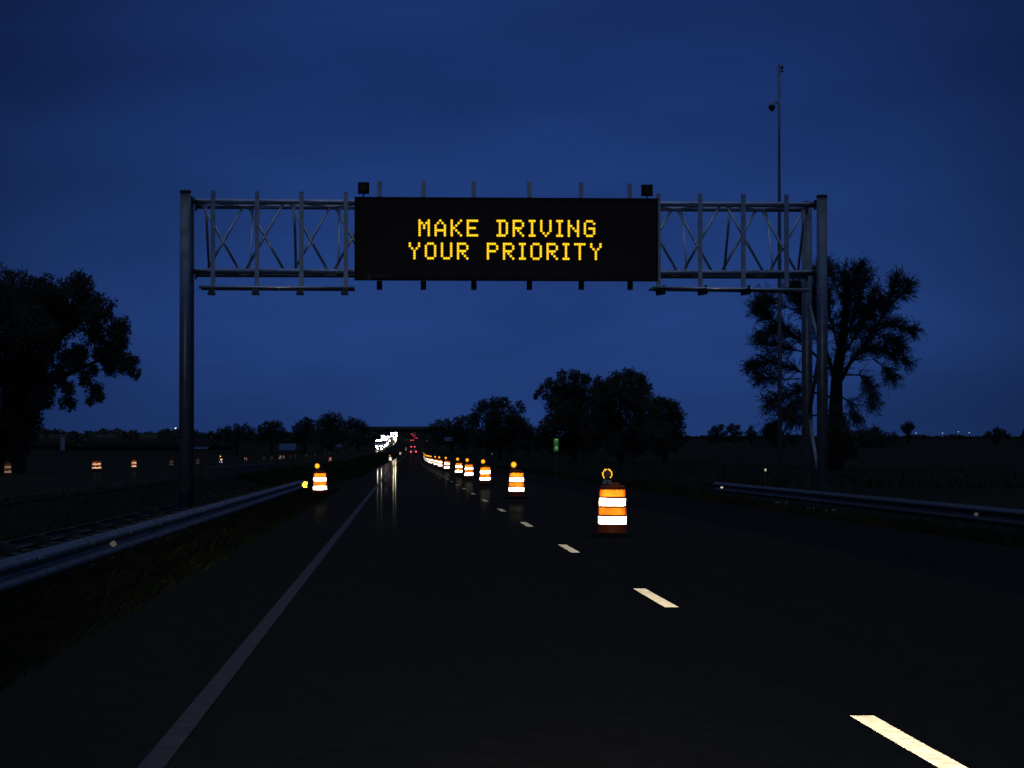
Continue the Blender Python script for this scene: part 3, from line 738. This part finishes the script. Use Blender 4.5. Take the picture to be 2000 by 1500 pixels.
# ------------------------------------------------------------------ trees
def rnd_dir():
    while True:
        v = Vector((random.uniform(-1, 1), random.uniform(-1, 1), random.uniform(-1, 1)))
        if .05 < v.length < 1: return v.normalized()
ICO = None
def ico():
    global ICO
    if ICO is None:
        import bmesh
        bm = bmesh.new(); bmesh.ops.create_icosphere(bm, subdivisions=2, radius=1)
        bm.verts.ensure_lookup_table()
        ICO = ([v.co.copy() for v in bm.verts], [tuple(v.index for v in f.verts) for f in bm.faces]); bm.free()
    return ICO
def leaf(mb, p, s, d=None, slim=.5):
    d = d or rnd_dir(); o = d.orthogonal().normalized(); o = (Matrix.Rotation(random.uniform(0, 6.28), 3, d) @ o) * s * slim
    b = len(mb.v); mb.v += [tuple(p - d * s), tuple(p + o), tuple(p + d * s), tuple(p - o)]; mb.f.append((b, b + 1, b + 2, b + 3))
def blob_tree(name, label, cat, blobs, Y, base, trunk_px=6, leafpx=2.6, dens=1.0, group=None, m='leaf', limbs=None, core=.5, squash=1.0):
    k = Y / F; bp = at(base[0], base[1], Y); bz = gz(bp.x, Y)
    root = empty(name, (bp.x, Y, bz), label, cat, group); o = Vector((bp.x, Y, bz))
    cr = MB(); tr = MB(); cv, cf = ico()
    cen = []
    for (x, y, r) in blobs:
        c = at(x, y, Y) - o; c.y += random.uniform(-1, 1) * r * k * 1.2; R_ = r * k; cen.append((c, R_))
        if core > 0 and r > 13:
            b = len(cr.v)
            for v in cv:
                q = v * R_ * core * (1 + .3 * math.sin(v.x * 7 + c.x * 3) * math.sin(v.z * 6 + c.z) + random.uniform(-.2, .2))
                cr.v.append(tuple(c + q))
            cr.f += [tuple(b + i for i in f) for f in cf]
        # sprigs: small leaf clusters on an uneven shell
        ns = int(dens * 6.0 * max(12, (r / leafpx) ** 2))
        for q in range(ns):
            d = rnd_dir(); rr = R_ * random.uniform(.3, 1.0) ** .6 * (1.02 + .24 * math.sin(d.x * 5 + c.x) * math.sin(d.z * 7 + c.z * 2) + .1 * math.sin(d.x * 13 + c.z) * math.sin(d.z * 11 + c.y))
            sc = c + d * rr; sr_ = leafpx * k * random.uniform(1.0, 2.6)
            for w in range(7): leaf(cr, sc + rnd_dir() * sr_ * random.random(), leafpx * k * random.uniform(.4, 1.0))
    top = max(c.z for c, _ in cen) * .75
    tr.path([Vector((0, 0, -.4)), Vector((.02 * top, 0, top * .3)), Vector((-.02 * top, .03 * top, top * .65)), Vector((0, 0, top))], [trunk_px * k / 2 * 1.25, trunk_px * k / 2, trunk_px * k * .3, trunk_px * k * .12], 9)
    for c, R_ in (cen if not limbs else []):
        h = max(.15 * top, min(top * .8, c.z * .55)); st = Vector((0, 0, h)); mid = st.lerp(c, .5) + Vector((0, 0, -.06 * top))
        tr.path([st, mid, c], [min(trunk_px, 14) * k * .10, min(trunk_px, 14) * k * .06, k * .3], 5)
    if limbs:
        for ln in limbs:
            pts = [at(x, y, Y) - o for x, y in ln]; n = len(pts)
            tr.path(pts, [trunk_px * k * .3 * (1 - .8 * i / (n - 1)) for i in range(n)], 6)
    cr.build("crown", M[m], root); tr.build("trunk", M['bark'], root)
    return root
blob_tree("tree", "big dense dark tree at the left edge of the picture", "tree",
  [(18,588,62),(72,578,46),(155,556,28),(120,578,30),(95,610,45),(165,592,30),(60,650,62),(196,612,34),(232,642,24),(184,650,26),(212,684,32),(236,668,20),
   (246,712,22),(264,728,13),(262,704,10),(214,720,16),(180,724,14),(186,765,17),(170,748,13),(198,778,10),(176,784,9),(130,785,17),(136,760,15),(118,745,14),(20,715,50),
   (80,700,32),(40,780,42),(130,700,20),(150,712,18),(78,750,18),(12,830,55),(60,815,16),(72,790,9),(-60,600,80),(-60,700,80),(-50,790,70),(120,640,26),(140,620,30),(150,690,22),(200,690,22),(225,695,18),(100,670,26),(115,725,16),(60,740,30),(100,740,12),(165,735,12),(70,790,22),(58,825,24),(85,765,18),(95,785,12),(12,880,30),(40,870,22),(160,690,16),(100,765,13)],
  195, (22, 905), trunk_px=46, leafpx=3.0, dens=.8, limbs=[[(30,850),(60,790),(100,745),(190,705)],[(40,830),(90,700),(150,600)],[(25,850),(50,700),(80,590)]], core=.5)
TG = "dark rounded trees on the right of the road"
blob_tree("tree", "dark tree with ragged left-pointing twigs, left of the tallest one", "tree",
  [(1097,733,11),(1122,735,15),(1143,740,14),(1072,748,11),(1062,757,9),(1052,766,6),(1046,775,4),(1095,762,28),(1130,775,38),(1082,785,18),(1068,775,9),(1104,810,40),(1140,830,46),(1075,835,26),(1060,850,20),(1110,865,26),(1080,868,18),(1150,868,24),(1050,872,10),(1165,757,16),(1172,780,22),(1168,742,9)],
  520, (1120, 895), 10, 2.4, .6, TG)
blob_tree("tree", "tallest rounded dark tree on the right of the road", "tree",
  [(1228,733,17),(1205,740,16),(1250,742,16),(1262,758,14),(1190,755,20),(1218,768,38),(1180,785,34),(1245,790,36),(1200,830,48),(1250,840,40),(1168,840,34),(1200,868,26),(1240,868,26),(1270,860,20)],
  500, (1212, 895), 12, 2.4, .6, TG)
blob_tree("tree", "dark tree with sloping right side at the right end of its clump", "tree",
  [(1292,786,15),(1310,795,17),(1278,800,22),(1322,812,15),(1300,822,30),(1328,832,12),(1333,848,8),(1316,850,20),(1280,850,34),(1340,858,7),(1290,872,20),(1320,870,14)],
  480, (1298, 897), 10, 2.4, .6, TG)
blob_tree("tree", "smaller round-topped dark tree between the clump and the overpass", "tree",
  [(968,790,16),(985,786,13),(945,793,14),(932,805,13),(1000,800,10),(1014,790,8),(1020,800,8),(965,815,28),(1000,822,24),(925,822,16),(960,845,28),(1020,835,22),(1035,850,18),(995,850,26),(960,870,16),(1000,872,16),(930,865,14),(1030,870,14)],
  620, (975, 890), 8, 2.0, .6, TG)
blob_tree("tree", "low dark tree nearest to the overpass on the right", "tree",
  [(858,829,10),(845,835,9),(875,827,10),(893,824,10),(908,822,12),(870,842,14),(895,842,18),(850,848,10),(920,845,18),(905,858,16),(880,860,12),(860,862,10),(850,860,8),(905,870,10)],
  780, (882, 880), 6, 1.8, .6, TG)
TL = "dark trees across the median"
blob_tree("tree", "humped dark tree just left of the overpass across the median", "tree",
  [(690,826,12),(705,830,12),(716,838,9),(680,832,12),(700,846,16),(722,850,7),(682,852,14),(712,862,10)], 900, (698, 880), 6, 1.8, .6, TL)
blob_tree("tree", "tallest dark tree of the group across the median", "tree",
  [(648,815,11),(660,818,10),(636,820,11),(625,826,10),(668,828,10),(645,832,18),(625,845,16),(660,848,18),(640,860,18)], 860, (645, 882), 7, 1.8, .6, TL)
blob_tree("tree", "rounded dark tree left of the tallest one across the median", "tree",
  [(598,822,9),(588,830,10),(606,828,10),(578,838,9),(600,842,15),(585,852,14),(612,855,13)], 840, (596, 882), 6, 1.8, .6, TL)
blob_tree("tree", "broad dark tree midway between the gantry post and the lit drums", "tree",
  [(534,829,9),(522,832,10),(545,830,8),(508,838,9),(530,842,14),(552,842,8),(515,852,12),(545,855,12)], 800, (530, 882), 6, 1.8, .6, TL)
blob_tree("tree", "low broad dark tree just right of the gantry's left post", "tree",
  [(462,836,8),(480,835,8),(445,840,8),(430,843,7),(470,846,12),(492,842,8),(448,852,11),(488,854,10),(425,855,8)], 780, (462, 882), 6, 1.8, .6, TL)
RG = "small far trees on the right horizon"
for i, (bl, bs, lb, YY) in enumerate((
    ([(1400,856,9),(1390,858,6),(1412,857,6),(1396,838,7),(1408,834,7),(1402,845,9),(1388,846,6),(1415,846,6)], (1402, 858), "left one of three small far trees right of the clump", 1300),
    ([(1434,856,10),(1446,858,6),(1424,857,6),(1432,833,7),(1440,835,6),(1424,838,6),(1434,845,9),(1446,846,5)], (1434, 858), "middle one of three small far trees right of the clump", 1300),
    ([(1467,856,8),(1466,836,5),(1467,844,7),(1460,846,5),(1474,847,5)], (1467, 858), "right one of three small far trees right of the clump", 1300),
    ([(1773,850,4),(1773,832,9),(1780,834,7),(1766,835,7),(1774,840,9)], (1773, 856), "small round tree alone on the right horizon", 1250))):
    blob_tree("tree", lb, "tree", bl, YY, bs, 4, 1.5, .7, RG)
BG = "bushes on the right field"
blob_tree("bush", "wide dark bush right of the big bare tree's trunk", "bush", [(1690,845,12),(1708,843,12),(1675,853,12),(1722,850,10),(1700,858,16),(1740,858,14),(1660,862,12),(1690,870,12),(1720,868,12)], 950, (1700, 873), 5, 2.0, .7, BG)
blob_tree("bush", "dark undergrowth around the trunk of the feathery tree", "bush", [(1630,835,20),(1622,855,22),(1632,800,13),(1645,822,16),(1645,850,20),(1612,870,16),(1655,868,16),(1628,815,12),(1640,885,20),(1612,890,18),(1632,900,16),(1665,885,12)], 296, (1630, 915), 5, 2.6, .8, BG)
blob_tree("bush", "dark bush left of the gantry's right leg", "bush", [(1512,843,9),(1500,852,8),(1522,850,9),(1512,860,12),(1540,852,8),(1550,860,10),(1530,868,10)], 950, (1515, 873), 5, 2.0, .7, BG)
blob_tree("bush", "rounded far bush near the right edge of the picture", "bush", [(1945,843,9),(1932,848,7),(1958,846,8),(1945,852,10),(1968,852,6),(1945,860,8)], 1200, (1945, 862), 3, 1.6, .7, BG)
blob_tree("bush", "bush cut by the right edge of the picture", "bush", [(2004,845,8),(2000,852,7),(2012,852,9),(2004,860,8)], 1200, (2004, 862), 3, 1.6, .7, BG)
# far woods on the horizon, uneven hedgerow mass
fw = MB()
for px in range(-260, 460, 3):
    Y = 900 + 60 * math.sin(px * .07); y = 843 + 3 * math.sin(px * .05) + 2 * math.sin(px * .21) + random.uniform(-2, 2)
    for q in range(26):
        c = at(px + random.uniform(-4, 4), y + abs(random.gauss(0, 9)), Y + random.uniform(-8, 8)); leaf(fw, c, random.uniform(.3, .9), None, .7)
for px in range(-260, 460, 6):
    Y = 905; c = at(px, 864, Y); cv, cf = ico(); b = len(fw.v); fw.v += [tuple(c + Vector((v.x * 1.6, v.y * 2, v.z * 3.0))) for v in cv]; fw.f += [tuple(b + i for i in f) for f in cf]
for px in range(440, 740, 3):
    Y = 880; y = 845 + 3 * math.sin(px * .09) + random.uniform(-2, 2)
    for q in range(34): leaf(fw, at(px + random.uniform(-4, 4), y + abs(random.gauss(0, 9)), Y + random.uniform(-8, 8)), random.uniform(.3, .9), None, .7)
for px in list(range(1340, 2300, 3)) + list(range(700, 870, 3)):
    Y = 3000; y = 852 + 1.5 * math.sin(px * .08) + random.uniform(-1.2, 1.2)
    if px < 900: Y = 2700; y = 837.5
    for q in range(60 if px < 900 else 14): leaf(fw, at(px + random.uniform(-4, 4), y + abs(random.gauss(0, 3 if px > 900 else 5)), Y + random.uniform(-8, 8)), random.uniform(1, 2.4), None, .8)
tag(fw.build("far_woods", M['leaf']), "low dark belt of woods along the horizon", "woods", kind='stuff')

# feathery open-crowned tree behind the right leg of the gantry
WY = 300.0; KS = WY / 136; kw = WY / F; bp = at(1630, 880, WY); bz = gz(bp.x, WY); o = Vector((bp.x, WY, bz))
wr = empty("tree", (bp.x, WY, bz), "large feathery thin-leaved tree behind the gantry's right leg", "tree")
tr = MB(); tw = MB()
limbs = [
 ([(1630,925),(1632,800),(1634,740),(1645,670),(1655,600),(1650,530)], 34), ([(1634,760),(1660,712),(1702,660),(1740,595),(1758,545)], 9),
 ([(1660,712),(1690,686),(1725,684),(1762,693),(1786,705)], 5), ([(1642,700),(1690,640),(1722,565)], 6), ([(1632,745),(1602,660),(1582,585),(1590,535)], 9),
 ([(1618,720),(1560,662),(1505,622),(1480,600)], 6), ([(1620,775),(1565,762),(1515,775),(1484,790)], 5), ([(1612,745),(1550,722),(1500,705),(1466,712)], 5),
 ([(1622,810),(1575,812),(1525,822),(1500,835)], 4), ([(1650,732),(1680,733),(1700,758),(1702,785)], 4), ([(1645,775),(1662,785),(1678,812)], 3.5),
 ([(1702,655),(1742,632),(1785,648)], 4), ([(1622,705),(1575,615),(1540,560)], 6), ([(1642,690),(1678,600),(1692,540)], 6), ([(1740,600),(1768,575),(1778,560)], 3),
 ([(1600,665),(1560,600),(1545,575)], 4), ([(1560,662),(1520,640),(1485,655)], 3), ([(1655,600),(1630,540),(1625,515)], 4), ([(1580,690),(1530,680),(1480,665)], 4),
 ([(1600,740),(1550,790),(1520,800)], 3.5), ([(1710,700),(1740,720),(1755,735)], 3), ([(1690,640),(1740,660),(1770,672)], 3), ([(1640,690),(1620,620),(1605,570)], 5),
 ([(1660,650),(1700,610),(1725,590)], 4), ([(1570,615),(1510,590),(1490,580)], 3.5), ([(1560,740),(1510,740),(1478,735)], 3), ([(1640,640),(1655,570),(1668,525)], 4)]
def twig(p, d, L_, w, leafs, droop=.25):
    n = 4; pts = [p]; dd = d.copy()
    for i in range(n):
        dd = (dd + rnd_dir() * .18 + Vector((0, 0, -droop * .25))).normalized(); pts.append(pts[-1] + dd * L_ / n)
    for i in range(n):
        a, b = pts[i], pts[i + 1]; sd = (b - a).cross(Vector((0, 1, 0))); 
        if sd.length < 1e-5: sd = Vector((1, 0, 0))
        sd = sd.normalized() * w * (1 - i / (n + .5)); q = len(tr.v)
        tr.tube(a, b, w * (1 - i / (n + .5)), w * (1 - (i + 1) / (n + .5)), 3, False)
    for q in range(leafs):
        t = random.random() ** .7 * n; i = min(n - 1, int(t)); c = pts[i].lerp(pts[i + 1], t - i)
        ld = ((pts[i + 1] - pts[i]).normalized() + rnd_dir() * .7).normalized()
        leaf(tw, c + ld * .08 * KS, KS * random.uniform(.05, .11), (ld + Vector((0, 0, .25 if droop < .5 else -.35))).normalized(), .17)
    return pts
for pl, w0 in limbs:
    pl = [(1628 + (x - 1628) * .94, y) for x, y in pl]
    base_d = random.uniform(-2.2, 2.2) * KS; n = len(pl); pts = []
    for i, (x, y) in enumerate(pl):
        q = at(x, y, WY) - o; q.y += base_d * i / (n - 1) * (0 if w0 > 20 else 1); pts.append(q)
    tr.path(pts, [w0 * kw * .5 * (1 - .82 * i / (n - 1)) for i in range(n)], 7)
    total = sum((pts[i+1] - pts[i]).length for i in range(n - 1))
    cnt = int(total / KS * (24 if w0 > 20 else 34))
    for c in range(cnt):
        t = (random.uniform(.35, 1) if w0 > 20 else random.uniform(.25, 1)) * (n - 1); i = min(n - 2, int(t)); p = pts[i].lerp(pts[i+1], t - i)
        ax = (pts[i+1] - pts[i]).normalized(); d = (ax + rnd_dir() * .75 + Vector((0, 0, .26))).normalized()
        low = at(1600, 790, WY).z - bz > p.z
        sub = twig(p, d, KS * random.uniform(.4, .9) * (1.1 - .4 * t / (n - 1)), .011 * KS, 10, .9 if low else .35)
        for e in range(3):
            j = random.randint(1, 3); dd = ((sub[j+1] - sub[j]).normalized() + rnd_dir() * .5).normalized()
            twig(sub[j], dd, KS * random.uniform(.35, .8), .007 * KS, 9, .8 if low else .3)
tw.build("crown", M['leaf2'], wr); tr.build("trunk", M['bark'], wr)

# ------------------------------------------------------------------ far lights
def farlamp(px, py, Y, label, m='farlamp', rad=.5, group="far lights on the horizon", cat="lamp"):
    c = at(px, py, Y); zg = gz(c.x, Y); r = empty("street_lamp", (c.x, Y, zg), label, cat, group); hh = c.z - zg
    s = MB(); s.tube((0, .6, -1), (0, .6, hh), .12, .08, 8); s.build("pole", M['steel_dark'], r)
    s = MB(); s.lathe([(rad * .3, -rad * .6), (rad, -rad * .2), (rad, rad * .3), (rad * .3, rad * .6)], 10, (0, 0, hh)); s.build("lamp_head", M[m], r)
farlamp(343, 836.5, 1500, "white light on the horizon just left of the gantry's left post", rad=.55)
farlamp(1658, 811, 1800, "dim red light seen through the twigs of the feathery tree", 'redlamp', .35)
for px, py in ((1789, 846), (1841, 846), (1872, 843.5), (1893, 845)):
    farlamp(px, py, 2800, "tiny light of the far settlement on the right horizon", rad=.42)

# ------------------------------------------------------------------ world and lights
w = bpy.data.worlds.new("World"); scene.world = w; w.use_nodes = True; nt = w.node_tree; n = nt.nodes; l = nt.links
bg = n["Background"]; out = n["World Output"]
tc = n.new("ShaderNodeTexCoord"); sep = n.new("ShaderNodeSeparateXYZ"); l.new(tc.outputs["Generated"], sep.inputs[0])
ramp = n.new("ShaderNodeValToRGB"); e = ramp.color_ramp.elements
e[0].position = 0.0; e[0].color = (.0140, .041, .160, 1)
e[1].position = 1.0; e[1].color = (.11, .145, .22, 1)
for pos, c in ((.045, (.0165, .0495, .197)), (.10, (.0125, .0395, .165)), (.15, (.0100, .0315, .143)), (.24, (.012, .035, .15)), (.5, (.05, .08, .17))):
    q = ramp.color_ramp.elements.new(pos); q.color = (*c, 1)
l.new(sep.outputs["Z"], ramp.inputs["Fac"])
mp = n.new("ShaderNodeMapping"); mp.inputs["Scale"].default_value = (5, 5, 16); l.new(tc.outputs["Generated"], mp.inputs["Vector"])
ns = n.new("ShaderNodeTexNoise"); ns.inputs["Scale"].default_value = 1.6; ns.inputs["Detail"].default_value = 5; ns.inputs["Roughness"].default_value = .5
l.new(mp.outputs[0], ns.inputs["Vector"])
mr_ = n.new("ShaderNodeMapRange"); mr_.inputs["From Min"].default_value = .3; mr_.inputs["From Max"].default_value = .7; mr_.inputs["To Min"].default_value = .83; mr_.inputs["To Max"].default_value = 1.10
l.new(ns.outputs["Fac"], mr_.inputs["Value"])
vm = n.new("ShaderNodeVectorMath"); vm.operation = 'SCALE'; l.new(ramp.outputs["Color"], vm.inputs[0]); l.new(mr_.outputs["Result"], vm.inputs["Scale"])
# sky lightest over the far road; falloff partly imitates lens vignetting
gd = at(1010, 560, 1000) - Vector((0, 0, CAMZ)); gd.normalize()
nrm = n.new("ShaderNodeVectorMath"); nrm.operation = 'NORMALIZE'; l.new(tc.outputs["Generated"], nrm.inputs[0])
dt = n.new("ShaderNodeVectorMath"); dt.operation = 'DOT_PRODUCT'; l.new(nrm.outputs[0], dt.inputs[0]); dt.inputs[1].default_value = gd
gm = n.new("ShaderNodeMapRange"); gm.interpolation_type = 'SMOOTHSTEP'; gm.inputs["From Min"].default_value = math.cos(R(15)); gm.inputs["From Max"].default_value = 1.0
gm.inputs["To Min"].default_value = .42; gm.inputs["To Max"].default_value = 1.04; l.new(dt.outputs["Value"], gm.inputs["Value"])
# only low in the sky: overhead the cloud is evenly light
el = n.new("ShaderNodeMapRange"); el.interpolation_type = 'SMOOTHSTEP'; el.inputs["From Min"].default_value = .22; el.inputs["From Max"].default_value = .5; l.new(sep.outputs["Z"], el.inputs["Value"])
mx = n.new("ShaderNodeMix"); mx.data_type = 'FLOAT'; l.new(el.outputs[0], mx.inputs[0]); l.new(gm.outputs[0], mx.inputs[2]); mx.inputs[3].default_value = 1.0
vm2 = n.new("ShaderNodeVectorMath"); vm2.operation = 'SCALE'; l.new(vm.outputs[0], vm2.inputs[0]); l.new(mx.outputs[0], vm2.inputs["Scale"]); vm = vm2
sky = n.new("ShaderNodeTexSky"); sky.sky_type = 'NISHITA'; sky.sun_disc = False; sky.sun_elevation = R(-6); sky.sun_rotation = R(200)
sk = n.new("ShaderNodeVectorMath"); sk.operation = 'SCALE'; sk.inputs["Scale"].default_value = .05; l.new(sky.outputs[0], sk.inputs[0])
ad = n.new("ShaderNodeVectorMath"); ad.operation = 'ADD'; l.new(vm.outputs[0], ad.inputs[0]); l.new(sk.outputs[0], ad.inputs[1])
l.new(ad.outputs[0], bg.inputs["Color"]); bg.inputs["Strength"].default_value = 1.0

for k, X in enumerate((-.02, 1.30)):
    ld = bpy.data.lights.new("headlight_beam", 'SPOT'); ld.energy = 2400; ld.color = (1, .95, .86); ld.spot_size = R(24); ld.spot_blend = 1.0; ld.shadow_soft_size = .06
    lo = bpy.data.objects.new("headlight_beam", ld); COL.objects.link(lo); lo.location = (X, 2.0, .72); lo.rotation_euler = (R(90) - R(.9), 0, R(-1.5))

scene.view_settings.view_transform = 'Standard'; scene.view_settings.look = 'None'; scene.view_settings.gamma = 1; scene.view_settings.exposure = 0
scene.cycles.use_denoising = True
scene.cycles.sample_clamp_indirect = 2
scene.cycles.use_light_tree = False
for k in ('led', 'amberlit', 'amberrim', 'headlamp', 'glarelamp', 'farlamp', 'redlamp'): M[k].cycles.emission_sampling = 'NONE'
scene.cycles.max_bounces = 5
